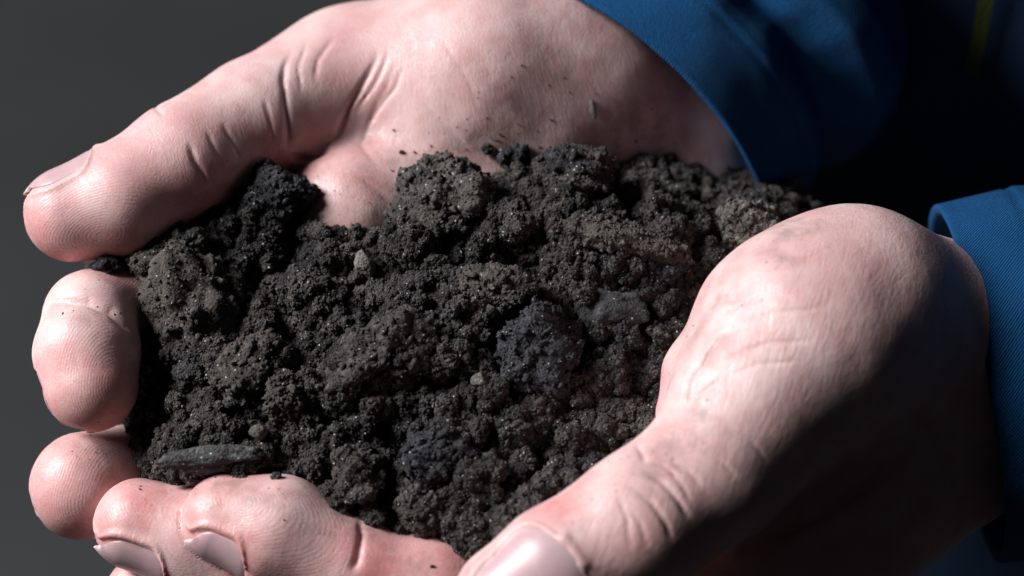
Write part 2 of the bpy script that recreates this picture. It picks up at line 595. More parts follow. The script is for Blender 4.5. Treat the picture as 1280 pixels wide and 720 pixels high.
def build_nail(hand, nl, parent, name='fingernail'):
    nu, nt = 33, 41
    T = np.linspace(-nl.back - 0.06, nl.fwd, nt)
    V = []; E = []; A = []
    rad_ref = None
    for i, t in enumerate(T):
        u = i / (nt - 1)
        half = float(nl.width(u))
        th = np.linspace(-half, half, nu)
        # rounded free edge
        tt = t - 0.16 * u * (np.abs(th) / half) ** 2
        d = np.outer(np.cos(th), nl.n) + np.outer(np.sin(th), nl.b)
        o = nl.c + np.outer(tt * nl.r, nl.a)
        r = np.full(nu, nl.r * 0.6)
        for _ in range(14):
            r = np.clip(r - nl.finger.f(o + d * r[:, None]), 0.1, nl.r * 1.3)
        if t <= 0.15 or rad_ref is None:
            rad_ref = r.copy(); base_t = tt.copy()
        else:
            k = np.maximum(tt - base_t, 0)
            r = np.maximum(r, rad_ref * (1 - 0.50 * k * k - 0.08 * k))
        side = (np.abs(th) / half) ** 4
        off = 0.04 - 0.42 * side - 0.15 * max(0.0, 1 - u / 0.12) + 0.12 * u
        V.append(o + d * (r + off)[:, None]); E += [u] * nu; A += list(np.linspace(-1, 1, nu))
    V = np.concatenate(V)
    f = [(i * nu + j, i * nu + j + 1, (i + 1) * nu + j + 1, (i + 1) * nu + j) for i in range(nt - 1) for j in range(nu - 1)]
    me = mesh_np(name, to_world(V), f, None)
    add_attr(me, 'edge', E); add_attr(me, 'across', A)
    o = link(name, me, M_NAIL, parent)
    sol = o.modifiers.new('thickness', 'SOLIDIFY'); sol.thickness = 0.00032; sol.offset = -1
    return o

OUTLINE = [(150, 345), (200, 285), (270, 235), (330, 215), (385, 222), (400, 268), (450, 268), (510, 240), (560, 214), (620, 212), (645, 196), (700, 206),
           (800, 208), (870, 250), (950, 256), (1000, 290), (960, 340), (900, 390), (880, 450), (870, 540), (800, 620), (720, 680), (640, 730), (560, 700),
           (460, 670), (400, 640), (330, 610), (250, 606), (190, 600), (180, 560), (185, 480), (165, 420)]

# person --------------------------------------------------------------
person = empty('person', (0, 0, 0))
tag(person, 'person in a blue jacket cupping a heap of dark soil in two bare hands', 'person')

def make_hand(hand, nails, creases, pads, flush, dirt_pts, label, step=0.80, clip=None, lump=0.18, seed=3, mat=None):
    v, q, n = hand.mesh(step, 1, clip)
    x, y = to_px(v)
    facing = n[:, 2]
    disp = lump * fbm(v / 11.0, 2, seed) + 0.02 * fbm(v / 2.2, 2, seed + 9)
    stain = np.zeros(len(v))
    for cr in creases:
        pts, wd, dp = cr[0], cr[1], cr[2]
        wob = 2.2 * vnoise(v / 4.0, 31)
        d, t = polydist(x + wob, y + 0.7 * wob, pts)
        end = np.clip(np.minimum(t, 1 - t) / 0.30, 0, 1)
        end = end * end * (3 - 2 * end)
        m = np.clip((facing + 0.1) / 0.25, 0, 1)
        if len(cr) > 3:
            m = m * ((v[:, 2] * PX > cr[3][0]) & (v[:, 2] * PX < cr[3][1]))
        core = np.exp(-(d / (0.72 * wd)) ** 2)
        lip = np.exp(-((d - 3.0 * wd) / (2.6 * wd)) ** 2)
        stain = np.maximum(stain, core * min(dp, 5) / 5 * end * m * 0.55)
        disp += (-core * dp * 0.72 + lip * dp * 0.08) * end * m / PX
    for nl in nails:
        ins, fold = nl.inset(v)
        disp = disp * (1 - ins) - 0.34 * ins + nl.lip * fold * (1 - ins)
    ridge = np.zeros(len(v)); pad = np.zeros(len(v))
    for (c, ax, r, ell) in pads:
        cc = mm(*c); a = unit(ax)
        rel = v - cc
        al = rel @ a
        pr = rel - np.outer(al, a)
        dist = np.sqrt((al / ell) ** 2 + (pr ** 2).sum(1))
        m = np.clip(1.25 - np.linalg.norm(rel, axis=1) / (r / PX), 0, 1)
        m = np.clip(m * 3, 0, 1)
        take = m > pad
        ridge = np.where(take, dist, ridge); pad = np.maximum(pad, m)
    for nl in nails:
        ins, fold = nl.inset(v)
        pad = pad * (1 - np.clip(ins + fold, 0, 1))
    fl = np.zeros(len(v))
    for (px, py, w, r) in flush:
        d = np.linalg.norm(v - mm(px, py, w), axis=1)
        fl = np.maximum(fl, np.clip(1.2 - d / (r / PX), 0, 1))
    dr = np.zeros(len(v))
    for (px, py, r, amt) in dirt_pts:
        d = np.hypot(x - px, y - py)
        dr = np.maximum(dr, amt * np.clip(1.3 - d / r, 0, 1))
    so, _ = polydist(x, y, OUTLINE + [OUTLINE[0]])
    dr = np.maximum(dr, 0.68 * np.clip(1.15 - so / 50, 0, 1))
    dr = np.maximum(dr, stain)
    v = v + n * disp[:, None]
    me = mesh_np('hand', to_world(v), q, None)
    add_attr(me, 'ridge', ridge); add_attr(me, 'pad', pad); add_attr(me, 'flush', fl); add_attr(me, 'dirt', dr)
    o = link('hand', me, mat, person)
    tag(o, label)
    for nl in nails:
        build_nail(hand, nl, o)
    return o

# ---- the far hand: palm towards the lens, thumb on top -----------------------
FT = (89, 267, 8, 60)
far = Hand()
palm = Part(8.0)
palm.chain((440, 105, -172, 92), (600, 100, -176, 128), (720, 115, -222, 122), (835, 175, -300, 116), (900, 105, -345, 112), (960, 40, -385, 108))
palm.chain((550, 165, -165, 105), (670, 165, -180, 105))
palm.chain((440, 266, -94, 88), (640, 240, -185, 92), (830, 230, -320, 105))
palm.chain((440, 420, -215, 80), (640, 330, -260, 90), (840, 230, -330, 105))
palm.chain((460, 530, -260, 75), (660, 430, -300, 90), (850, 260, -280, 100))
palm.ball(680, 60, -205, 108)
far.add(palm, 1)
far_thumb = Part(3.2).chain(FT, (153, 250, 2, 70), (228, 203, -26, 74), (320, 152, -94, 78), (440, 100, -172, 92))
far.add(far_thumb, 6.0)
FI = (114, 480, 74, 59)
far_index = far.add(Part(2.4).chain((444, 280, -115, 80), (240, 352, -100, 66), (138, 384, -12, 54), (112, 396, 26, 56), (109, 440, 57, 65), FI), 0.5)
FM = (103, 608, 22, 67)
far_middle = far.add(Part(3.0).chain((440, 420, -200, 76), (290, 530, -150, 64), (180, 592, -45, 63), FM), 0.4)
far.add(Part(3.0).chain((460, 530, -240, 72), (340, 640, -180, 62), (240, 690, -120, 60)), 0.8)
far_nails = [
    Nail(FT, (-0.86, -0.42, 0.12), (-0.42, 0.90, -0.10), 0.98, 0.72, 54, far_thumb),
    Nail(FI, (0.0, -0.93, 0.36), (-0.72, -0.20, -0.62), 0.45, 0.74, 54, far_index, 0.06),
    Nail(FM, (-0.77, -0.16, 0.60), (-0.55, -0.50, -0.75), 0.6, 0.66, 54, far_middle, 0.06),
]
far_creases = [
    ([(490, 60), (474, 92), (458, 118), (440, 150)], 3.4, 3.0),
    ([(510, 78), (490, 110), (468, 142), (452, 176)], 3.4, 2.4),
    ([(385, 45), (374, 85), (376, 120)], 3.4, 2.0),
    ([(330, 120), (338, 150), (342, 185)], 3.4, 2.2),
    ([(255, 158), (268, 186), (280, 212)], 3.4, 2.0),
    ([(520, 120), (560, 160), (590, 190)], 3.4, 1.4),
    ([(545, 40), (580, 90), (600, 140)], 3.4, 1.2),
    ([(236, 176), (246, 205), (262, 235)], 5, 4.5),
    ([(275, 150), (290, 178), (302, 200)], 4, 2.5),
    ([(366, 55), (352, 100), (358, 150), (360, 195)], 5, 5),
    ([(420, 38), (398, 75), (394, 105)], 4, 2.5),
    ([(478, 60), (455, 100), (430, 150), (418, 185)], 6, 5),
    ([(360, 196), (385, 196), (415, 182)], 6, 8),
    ([(500, 70), (470, 130), (450, 180), (480, 215)], 5, 2.0),
    ([(440, 215), (475, 240), (495, 262)], 5, 2.0),
    ([(186, 122), (196, 136), (206, 146)], 4, 3),
    ([(52, 384), (80, 376), (110, 377), (138, 389), (160, 408), (176, 430)], 7, 11, (-120, 300)),
]
far_pads = [((130, 290, 55), (-0.86, -0.42, 0.1), 95, 1.7), ((140, 478, 115), (0.1, -0.9, 0.3), 85, 1.5), ((128, 606, 66), (-0.3, -0.8, 0.3), 85, 1.6)]
far_flush = [(110, 480, 90, 75), (90, 610, 40, 75), (170, 250, 20, 60), (330, 190, -40, 50), (60, 290, 20, 70), (150, 300, 20, 60), (120, 520, 90, 60), (100, 660, 30, 70), (380, 200, -60, 45), (240, 240, 10, 60), (440, 230, -70, 60)]
far_dirt = [(640, 180, 110, 0.9), (560, 220, 90, 0.9), (780, 190, 90, 0.9), (110, 400, 60, 0.5), (110, 550, 50, 0.5), (450, 250, 60, 0.5)]
make_hand(far, far_nails, far_creases, far_pads, far_flush, far_dirt,
          'bare hand behind the soil with open palm and thumb on top',
          clip=(np.array([-95, -75, -75]), np.array([88, 78, 25])), mat=M_PALM)

# ---- the near hand: thumb edge towards the lens -----------------------------
NT_ = (640, 752, 262, 74)
near = Hand()
palm = Part(9.0)
palm.chain((950, 503, 190, 108), (1012, 432, 140, 142), (1066, 398, 104, 132), (1165, 455, 10, 146), (1330, 450, -50, 145))
palm.chain((880, 790, 80, 100), (1005, 685, 88, 112), (1088, 597, 50, 120), (1225, 510, -60, 125))
palm.chain((850, 800, -60, 95), (1000, 690, -60, 105), (1120, 560, -50, 120))
palm.chain((880, 700, -170, 90), (1010, 600, -150, 100), (1120, 520, -80, 120))
near.add(palm, 1)
near.add(Part(4.0).chain((912, 412, 100, 50), (880, 468, 122, 48), (863, 516, 135, 44)), 2.4)
near_thumb = near.add(Part(3.6).chain(NT_, (700, 712, 268, 80), (800, 655, 258, 88), (892, 588, 228, 90), (950, 505, 192, 106)), 6.0)
NI = (284, 648, 130, 57)
near_index = near.add(Part(3.0).chain(NI, (348, 665, 134, 69), (440, 713, 130, 63), (540, 735, 124, 68), (640, 775, 110, 70), (860, 800, 60, 90)), 2.0)
NM = (174, 656, 70, 58)
near_middle = near.add(Part(3.0).chain(NM, (240, 674, 72, 64), (335, 738, 62, 64), (520, 800, 20, 70), (830, 800, -60, 85)), 0.8)
NR = (190, 748, 10, 60)
near_ring = near.add(Part(3.0).chain(NR, (340, 810, -10, 64), (560, 810, -60, 70), (850, 740, -140, 85)), 0.8)
near_nails = [
    Nail(NT_, (-0.80, -0.60, 0.05), (-0.04, 0.12, 1.0), 1.25, 0.7, 49, near_thumb),
    Nail(NI, (-0.955, 0.29, -0.04), (-0.28, -0.90, 0.34), 0.80, 0.74, 54, near_index),
    Nail(NM, (-0.965, 0.26, -0.02), (-0.25, -0.90, 0.30), 0.95, 0.80, 54, near_middle),
    Nail(NR, (-0.9, 0.40, 0.12), (-0.5, -0.7, -0.2), 0.7, 0.78, 54, near_ring),
]
near_creases = [
    ([(815, 575), (838, 588), (856, 612), (866, 632)], 3.4, 2.6),
    ([(778, 632), (800, 652), (812, 690)], 3.4, 2.4),
    ([(870, 560), (900, 575), (925, 600)], 3.4, 2.0),
    ([(905, 535), (940, 552), (962, 580)], 3.4, 1.8),
    ([(930, 400), (985, 388), (1040, 384)], 3.4, 1.4),
    ([(448, 648), (453, 668), (447, 700), (440, 720)], 6, 6, (60, 260)),
    ([(795, 553), (802, 566), (806, 580)], 5, 5),
    ([(786, 610), (812, 625), (832, 655), (842, 680)], 4.5, 4.0),
    ([(800, 588), (828, 602), (852, 630), (866, 655)], 4.5, 4.5),
    ([(770, 620), (784, 650), (790, 690)], 4.0, 2.5),
    ([(835, 575), (862, 590), (880, 612)], 4, 2.5),
    ([(915, 408), (884, 440), (868, 470), (860, 500), (838, 524)], 5, 8),
    ([(885, 420), (872, 445), (866, 470)], 4, 2),
    ([(862, 500), (880, 490), (905, 470)], 4, 3),
    ([(890, 395), (950, 372), (1010, 362)], 4, 1.6),
    ([(900, 450), (960, 430), (1030, 424)], 4, 1.6),
    ([(895, 475), (950, 455), (1010, 452)], 4, 1.4),
    ([(880, 715), (1000, 655), (1090, 605), (1145, 555)], 12, 14),
]
near_pads = [((300, 628, 180), (-0.9, 0.4, 0), 130, 2.0), ((200, 640, 120), (-0.9, 0.4, 0), 95, 1.8), ((520, 700, 180), (-0.95, 0.2, 0), 80, 4.0), ((840, 480, 100), (0.2, -0.9, 0), 50, 2.5)]
near_flush = [(280, 640, 150, 80), (150, 670, 90, 60), (560, 700, 150, 60), (300, 690, 170, 70), (180, 640, 100, 60), (690, 620, 300, 50), (830, 490, 100, 50), (470, 700, 170, 60)]
near_dirt = [(850, 400, 26, 0.9), (300, 600, 60, 0.35), (520, 670, 60, 0.35), (835, 470, 30, 0.7)]
make_hand(near, near_nails, near_creases, near_pads, near_flush, near_dirt,
          'bare hand in front with thumb folded over beside the soil',
          clip=(np.array([-95, -75, -50]), np.array([105, 40, 62])), mat=M_BACK)

# ------------------------------------------------------------------ soil
def crumb_group(size_lo, size_hi, density, seed, disp_scale, disp_amp, fine=0):
    """geometry nodes: break up a surface and strew it with knobbly crumbs"""
    g = bpy.data.node_groups.new('crumble', 'GeometryNodeTree')
    g.interface.new_socket('Geometry', in_out='INPUT', socket_type='NodeSocketGeometry')
    g.interface.new_socket('Geometry', in_out='OUTPUT', socket_type='NodeSocketGeometry')
    N = g.nodes.new; L = g.links.new
    gi, go = N('NodeGroupInput'), N('NodeGroupOutput')
    def mth(op, a, b=0.0):
        m = N('ShaderNodeMath'); m.operation = op
        for s_, v_ in ((m.inputs[0], a), (m.inputs[1], b)):
            if isinstance(v_, (int, float)): s_.default_value = v_
            else: L(v_, s_)
        return m.outputs[0]
    def displaced(geo, scale, amp, off):
        """cauliflower relief along the normal"""
        pos, nor = N('GeometryNodeInputPosition'), N('GeometryNodeInputNormal')
        add = N('ShaderNodeVectorMath'); add.operation = 'ADD'
        add.inputs[1].default_value = (off, off * 1.7, off * 0.6)
        L(pos.outputs[0], add.inputs[0])
        tot = None
        for sc_, am in ((scale, 1.0), (scale * 2.6, 0.5), (scale * 6.5, 0.22)):
            vo = N('ShaderNodeTexVoronoi'); vo.feature = 'F1'
            vo.inputs['Scale'].default_value = sc_
            L(add.outputs[0], vo.inputs['Vector'])
            t = mth('MULTIPLY', mth('SUBTRACT', 0.5, vo.outputs['Distance']), am)
            tot = t if tot is None else mth('ADD', tot, t)
        no = N('ShaderNodeTexNoise'); no.inputs['Scale'].default_value = scale * 0.7; no.inputs['Detail'].default_value = 4
        L(add.outputs[0], no.inputs['Vector'])
        tot = mth('ADD', tot, mth('MULTIPLY', mth('SUBTRACT', no.outputs['Fac'], 0.5), 1.6))
        sc = N('ShaderNodeVectorMath'); sc.operation = 'SCALE'
        L(nor.outputs[0], sc.inputs[0]); L(mth('MULTIPLY', tot, amp), sc.inputs['Scale'])
        sp = N('GeometryNodeSetPosition')
        L(geo, sp.inputs['Geometry']); L(sc.outputs[0], sp.inputs['Offset'])
        return sp.outputs[0]
    base = displaced(gi.outputs[0], disp_scale, disp_amp, 0.3)
    # crumb kinds, unit radius, each a knobbly lump carrying grains
    kinds = N('GeometryNodeJoinGeometry')
    for k in range(7):
        ico = N('GeometryNodeMeshIcoSphere'); ico.inputs['Radius'].default_value = 1.0; ico.inputs['Subdivisions'].default_value = 5
        tr = N('GeometryNodeTransform')
        tr.inputs['Scale'].default_value = [(1, 1, 1), (1.2, .8, .9), (.9, 1.25, .75), (1, .9, .7), (1.1, 1, .85), (.8, .9, 1.2), (1.3, .9, .8)][k]
        L(ico.outputs[0], tr.inputs['Geometry'])
        lump = displaced(tr.outputs[0], 1.25, 0.52, 3.7 * (k + 1) + seed)
        dp = N('GeometryNodeDistributePointsOnFaces'); dp.inputs['Density'].default_value = 9.0; dp.inputs['Seed'].default_value = k + 3
        L(lump, dp.inputs['Mesh'])
        gr = N('GeometryNodeMeshIcoSphere'); gr.inputs['Radius'].default_value = 1.0; gr.inputs['Subdivisions'].default_value = 2
        grd = displaced(gr.outputs[0], 1.1, 0.5, 1.3 * k)
        ip = N('GeometryNodeInstanceOnPoints')
        rv = N('FunctionNodeRandomValue'); rv.data_type = 'FLOAT'
        rv.inputs[2].default_value = 0.05; rv.inputs[3].default_value = 0.20; rv.inputs['Seed'].default_value = k
        rr = N('FunctionNodeRandomValue'); rr.data_type = 'FLOAT_VECTOR'
        rr.inputs[0].default_value = (0, 0, 0); rr.inputs[1].default_value = (6.28, 6.28, 6.28)
        L(dp.outputs['Points'], ip.inputs['Points']); L(grd, ip.inputs['Instance'])
        L(rv.outputs[1], ip.inputs['Scale']); L(rr.outputs[0], ip.inputs['Rotation'])
        re = N('GeometryNodeRealizeInstances'); L(ip.outputs[0], re.inputs[0])
        jn = N('GeometryNodeJoinGeometry'); L(lump, jn.inputs[0]); L(re.outputs[0], jn.inputs[0])
        ti = N('GeometryNodeGeometryToInstance'); L(jn.outputs[0], ti.inputs[0])
        L(ti.outputs[0], kinds.inputs[0])
    out = N('GeometryNodeJoinGeometry'); L(base, out.inputs[0])
    for j, (lo, hi, den) in enumerate(zip(size_lo, size_hi, density)):
        dp = N('GeometryNodeDistributePointsOnFaces'); dp.inputs['Density'].default_value = den; dp.inputs['Seed'].default_value = seed + j
        L(base, dp.inputs['Mesh'])
        ip = N('GeometryNodeInstanceOnPoints'); ip.inputs['Pick Instance'].default_value = True
        L(dp.outputs['Points'], ip.inputs['Points']); L(kinds.outputs[0], ip.inputs['Instance'])
        ri = N('FunctionNodeRandomValue'); ri.data_type = 'INT'
        ri.inputs[4].default_value = 0; ri.inputs[5].default_value = 6; ri.inputs['Seed'].default_value = seed + 20 + j
        rv = N('FunctionNodeRandomValue'); rv.data_type = 'FLOAT'
        rv.inputs[2].default_value = 0.0; rv.inputs[3].default_value = 1.0; rv.inputs['Seed'].default_value = seed + 40 + j
        p3 = mth('POWER', rv.outputs[1], 2.2)
        sc = mth('ADD', mth('MULTIPLY', p3, hi - lo), lo)
        rr = N('FunctionNodeRandomValue'); rr.data_type = 'FLOAT_VECTOR'; rr.inputs['Seed'].default_value = seed + 60 + j
        rr.inputs[0].default_value = (0, 0, 0); rr.inputs[1].default_value = (6.28, 6.28, 6.28)
        L(ri.outputs[2], ip.inputs['Instance Index']); L(sc, ip.inputs['Scale']); L(rr.outputs[0], ip.inputs['Rotation'])
        L(ip.outputs[0], out.inputs[0])
    ms = N('GeometryNodeSetShadeSmooth')
    ms.inputs['Shade Smooth'].default_value = True
    sm = N('GeometryNodeSetMaterial')
    sm.name = 'soil material'
    L(out.outputs[0], sm.inputs[0]); L(sm.outputs[0], go.inputs[0])
    return g, sm

def crumble(o, mat, *args):
    g, sm = crumb_group(*args)
    sm.inputs['Material'].default_value = mat
    md = o.modifiers.new('crumble', 'NODES'); md.node_group = g

def ico(sub):
    import bmesh
    bm = bmesh.new(); bmesh.ops.create_icosphere(bm, subdivisions=sub, radius=1.0)
    bm.verts.ensure_lookup_table()
    v = np.array([x.co[:] for x in bm.verts]); f = np.array([[a.index for a in p.verts] for p in bm.faces])
    bm.free(); return v, f
ICO6, ICO5, ICO4, ICO2, ICO1 = ico(6), ico(5), ico(4), ico(2), ico(1)

def soil_height(px, py):
    """depth towards the lens (px) of the heap over the tilted rim of the bowl"""
    d, _ = polydist(px, py, OUTLINE + [OUTLINE[0]])
    ins = np.zeros(len(px), bool)
    n = len(OUTLINE)
    for i in range(n):
        x1, y1 = OUTLINE[i]; x2, y2 = OUTLINE[(i + 1) % n]
        c = ((y1 > py) != (y2 > py)) & (px < (x2 - x1) * (py - y1) / (y2 - y1 + 1e-9) + x1)
        ins ^= c
    d = np.where(ins, d, -d)
    w = np.where(py < 360, 0.47, 0.58) * (py - 360) - (2 + 12 * np.clip((py - 260) / 80, 0, 1))
    w = w + 55 * np.exp(-(((px - 560) / 260) ** 2 + ((py - 380) / 160) ** 2))
    w = w - np.where(py < 300, 45, 70) * np.exp(-np.maximum(d, 0) / 22.0) - np.where(d < 0, -2.2 * d, 0)
    return w, d

sx = np.arange(90, 1040, 3.0); sy = np.arange(150, 760, 3.0)
GX, GY = np.meshgrid(sx, sy)
gx, gy = GX.ravel(), GY.ravel()
w, dd = soil_height(gx, gy)
P2 = np.stack([gx / 100, gy / 100, np.zeros(len(gx))], 1)
w = w + 16 * fbm(P2 * 1.4, 3, 5) + 10 * (0.5 - worley(P2 * 3.2, 8)) * 2
lumps = []
NAMED = []
for k in range(120):
    cx, cy = random.uniform(140, 980), random.uniform(190, 690)
    r = 9 + 46 * random.random() ** 2.2
    lumps.append((cx, cy, r, random.uniform(0.7, 1.3), random.uniform(0, 3.14), random.uniform(0.25, 0.6)))
for (cx, cy, r, el, an, hh) in lumps:
    m = (np.abs(gx - cx) < r * 1.8) & (np.abs(gy - cy) < r * 1.8)
    x, y = gx[m] - cx, gy[m] - cy
    u = (x * math.cos(an) + y * math.sin(an)) / el; v_ = (-x * math.sin(an) + y * math.cos(an)) * el
    q = np.sqrt(u * u + v_ * v_) / r + 0.22 * vnoise(P2[m] * 9, int(cx))
    w[m] += np.sqrt(np.clip(1 - q * q, 0, 1)) * r * hh
CLODS = [
    ('soil_clod', 'large rounded brown soil clod at left of heap beside the index finger', 'clod', 240, 378, 22, (62, 74, 48), 25, M_CLODB, 11),
    ('soil_clod', 'dark round soil clod on top of heap just under the upper thumb', 'clod', 345, 248, 40, (44, 36, 40), 10, M_CLODK, 12),
    ('soil_clod', 'wide brown soil clod leaning under the upper thumb at the left edge', 'clod', 215, 318, 10, (52, 34, 34), 20, M_CLODB, 13),
    ('soil_clod', 'big soft brown clod at back of heap left of its highest crumb', 'clod', 560, 250, 14, (56, 48, 36), 0, M_SOIL, 14),
    ('soil_clod', 'highest black crumb of the heap standing out against the palm', 'clod', 641, 198, 24, (20, 20, 20), 0, M_CLODK, 15),
    ('soil_clod', 'lumpy clod at back of heap right of the highest crumb', 'clod', 722, 222, 20, (46, 34, 32), -10, M_SOIL, 16),
    ('soil_clod', 'brown ridged slab of soil near the back right of the heap', 'clod', 785, 303, 22, (70, 24, 26), -14, M_CLODB, 17),
    ('soil_clod', 'pale grey crumbling clod at the far right end of the heap', 'clod', 935, 283, 26, (34, 30, 26), 0, M_PALE, 18),
    ('soil_clod', 'bluish black angular clod in the middle of the heap', 'clod', 668, 440, 20, (46, 58, 30), -8, M_CLODK, 19),
    ('soil_clod', 'black clod right of centre above the flat grey stone', 'clod', 822, 338, 20, (30, 28, 26), 0, M_CLODK, 20),
    ('soil_clod', 'brown clod left of centre in front of the heap', 'clod', 312, 470, 22, (52, 40, 32), 30, M_CLODB, 21),
    ('soil_clod', 'small round brown clod in front above the flat slate', 'clod', 357, 497, 24, (24, 28, 22), 0, M_CLODB, 22),
    ('soil_clod', 'broad brown clod at the centre of the heap left of the bluish one', 'clod', 470, 455, 20, (66, 44, 34), 28, M_SOIL, 23),
    ('soil_clod', 'knobbly clod at the middle of the heap above the bluish one', 'clod', 620, 365, 20, (46, 28, 28), -6, M_CLODB, 24),
    ('soil_clod', 'lowest brown clod of the heap between index finger and lower thumb', 'clod', 535, 628, 20, (36, 30, 26), 15, M_CLODB, 25),
    ('soil_clod', 'dark clod in front of heap just above the near index finger', 'clod', 548, 575, 20, (42, 34, 28), 0, M_CLODK, 26),
    ('soil_clod', 'brown crumbly clod lying beside the upper edge of the lower thumb', 'clod', 640, 535, 20, (40, 30, 26), 10, M_SOIL, 27),
]
STONES = [
    ('slate_chip', 'flat dark grey slate chip lying at front left of the heap', 'stone', 262, 573, 24, (62, 17, 20), 3, M_CHIP, 46, 1),
    ('flat_stone', 'flat speckled charcoal stone right of the heap centre', 'stone', 765, 388, 16, (42, 28, 18), -6, M_FLAT, 42, 6),
    ('pebble', 'small smooth beige pebble in upper left of the heap', 'stone', 456, 330, 30, (13, 18, 13), 10, M_STONE, 43, 4),
    ('pebble', 'small grey angular pebble below the bluish black clod', 'stone', 601, 476, 26, (12, 12, 11), 0, M_STONE, 44, 6),
    ('pebble', 'tiny round grey pebble above the flat slate', 'stone', 323, 541, 26, (11, 10, 10), 0, M_STONE, 45, 5),
]
WG = w.reshape(len(sy), len(sx))
def heap_w(px, py, r=6):
    """height of the finished heap (px towards the lens), upper quartile within r px"""
    i0, i1 = int((py - r - sy[0]) / 3), int((py + r - sy[0]) / 3) + 1
    j0, j1 = int((px - r - sx[0]) / 3), int((px + r - sx[0]) / 3) + 1
    return float(np.percentile(WG[max(i0, 0):i1, max(j0, 0):j1], 75))

def lump_shape(ic, seed, rough, lump, facets=0):
    v, f = ic
    v = v.copy()
    if facets:
        r2 = np.random.default_rng(seed)
        for pn in [unit(r2.normal(size=3)) for _ in range(facets)]:
            d = v @ pn
            v = v - np.outer(np.maximum(d - r2.uniform(0.62, 0.85), 0) * 0.92, pn)
    amp = 1 + rough * fbm(v * lump * 0.6 + seed, 4, seed) + rough * 0.9 * (0.55 - worley(v * lump + seed * 1.3, seed)) + rough * 0.35 * (0.5 - worley(v * lump * 2.7 + seed, seed + 4))
    return v * amp[:, None], f

keep = dd > -45
pts = np.array([mm(a, b, c) for a, b, c in zip(gx, gy, w)])
nx, ny = len(sx), len(sy)
ii = (np.arange(ny - 1)[:, None] * nx + np.arange(nx - 1)[None]).ravel()
qf = np.stack([ii, ii + nx, ii + nx + 1, ii + 1], 1)
qf = qf[keep[qf].all(1)]
used = np.unique(qf); remap = -np.ones(len(pts), int); remap[used] = np.arange(len(used))
HV = [pts[used]]; tq = remap[qf]
HF = [np.concatenate([tq[:, [0, 1, 2]], tq[:, [0, 2, 3]]])]
nv = len(HV[0])
shapes4 = [lump_shape(ICO4, 200 + k, 0.30, 1.7, k % 3 * 2) for k in range(14)]
placed = 0
while placed < 430:
    cx, cy = random.uniform(160, 985), random.uniform(195, 690)
    _, d_ = soil_height(np.array([cx]), np.array([cy]))
    r = 5 + 23 * random.random() ** 2.3
    if d_[0] < r * 0.9 + 6: continue
    if any((cx - c[3]) ** 2 + (cy - c[4]) ** 2 < (min(c[6][:2]) * 0.8 + r * 0.6) ** 2 for c in CLODS + STONES): continue
    v, f = shapes4[random.randrange(14)]
    A = Matrix.Rotation(random.uniform(0, 6.28), 3, Vector((random.gauss(0, 1), random.gauss(0, 1), random.gauss(0, 1))).normalized())
    v = (v * np.array([random.uniform(0.8, 1.3), random.uniform(0.75, 1.1), random.uniform(0.6, 0.95)])) @ np.array(A) * r / PX
    HV.append(v + mm(cx, cy, heap_w(cx, cy) + r * random.uniform(0.1, 0.55))); HF.append(f + nv); nv += len(v)
    placed += 1
c0 = to_world(mm(560, 420, 40))
me = mesh_np('soil_heap', to_world(np.concatenate(HV)), np.concatenate(HF), c0)
soil = link('soil_heap', me, M_SOIL)
soil.location = c0
tag(soil, 'heap of dark crumbly soil filling the two cupped hands', 'soil', kind='stuff')
crumble(soil, M_SOIL, (0.00014, 0.0005), (0.00055, 0.0019), (3.6e6, 0.30e6), 5, 420, 0.0007)

def clod(name, label, cat, px, py, w, size, rot, mat, seed, rough=0.30, grains=True, lump=2.2, group=None, ic=None, facets=0):
    """size: half extents in px (image right, image up, towards the lens) before turning by rot degrees in the picture plane"""
    v, f = lump_shape(ic or ICO5, seed, rough, lump, facets)
    v = v * np.array(size) / PX
    a = math.radians(rot)
    R = np.array([[math.cos(a), math.sin(a), 0], [-math.sin(a), math.cos(a), 0], [0, 0, 1]])
    v = v @ R
    if grains:
        r3 = np.random.default_rng(seed + 100)
        V, F, nv = [v], [f], len(v)
        for cnt, (gv, gf), lo_, hi_ in ((1250, ICO1, 0.12, 0.36), (170, ICO2, 0.30, 0.85)):
            pick = r3.integers(0, len(v), cnt)
            for k in pick:
                A = r3.normal(size=(3, 3)) * 0.2 + np.eye(3)
                g = (gv * (1 + 0.25 * r3.normal(size=(len(gv), 1)))) @ A * (lo_ + (hi_ - lo_) * r3.random() ** 2)
                V.append(g + v[k]); F.append(gf + nv); nv += len(gv)
        v, f = np.concatenate(V), np.concatenate(F)
    base = mm(px, py, w)
    c = to_world(base)
    me = mesh_np(name, to_world(v + base), f, c)
    o = link(name, me, mat); o.location = c
    tag(o, label, cat, group)
    return o

def sw(px, py, up=0):
    return heap_w(px, py, 10) + up

for c in CLODS:
    nm, lb, ct, px, py, up, size, rot, mat, seed = c
    clod(nm, lb, ct, px, py, sw(px, py, up * 0.65), size, rot, mat, seed, group='larger clods in the heap')
for (nm, lb, ct, px, py, up, size, rot, mat, seed, fac) in STONES:
    clod(nm, lb, ct, px, py, sw(px, py, up), size, rot, mat, seed, rough=0.22 if size[0] > 20 else 0.10, grains=False, facets=fac)

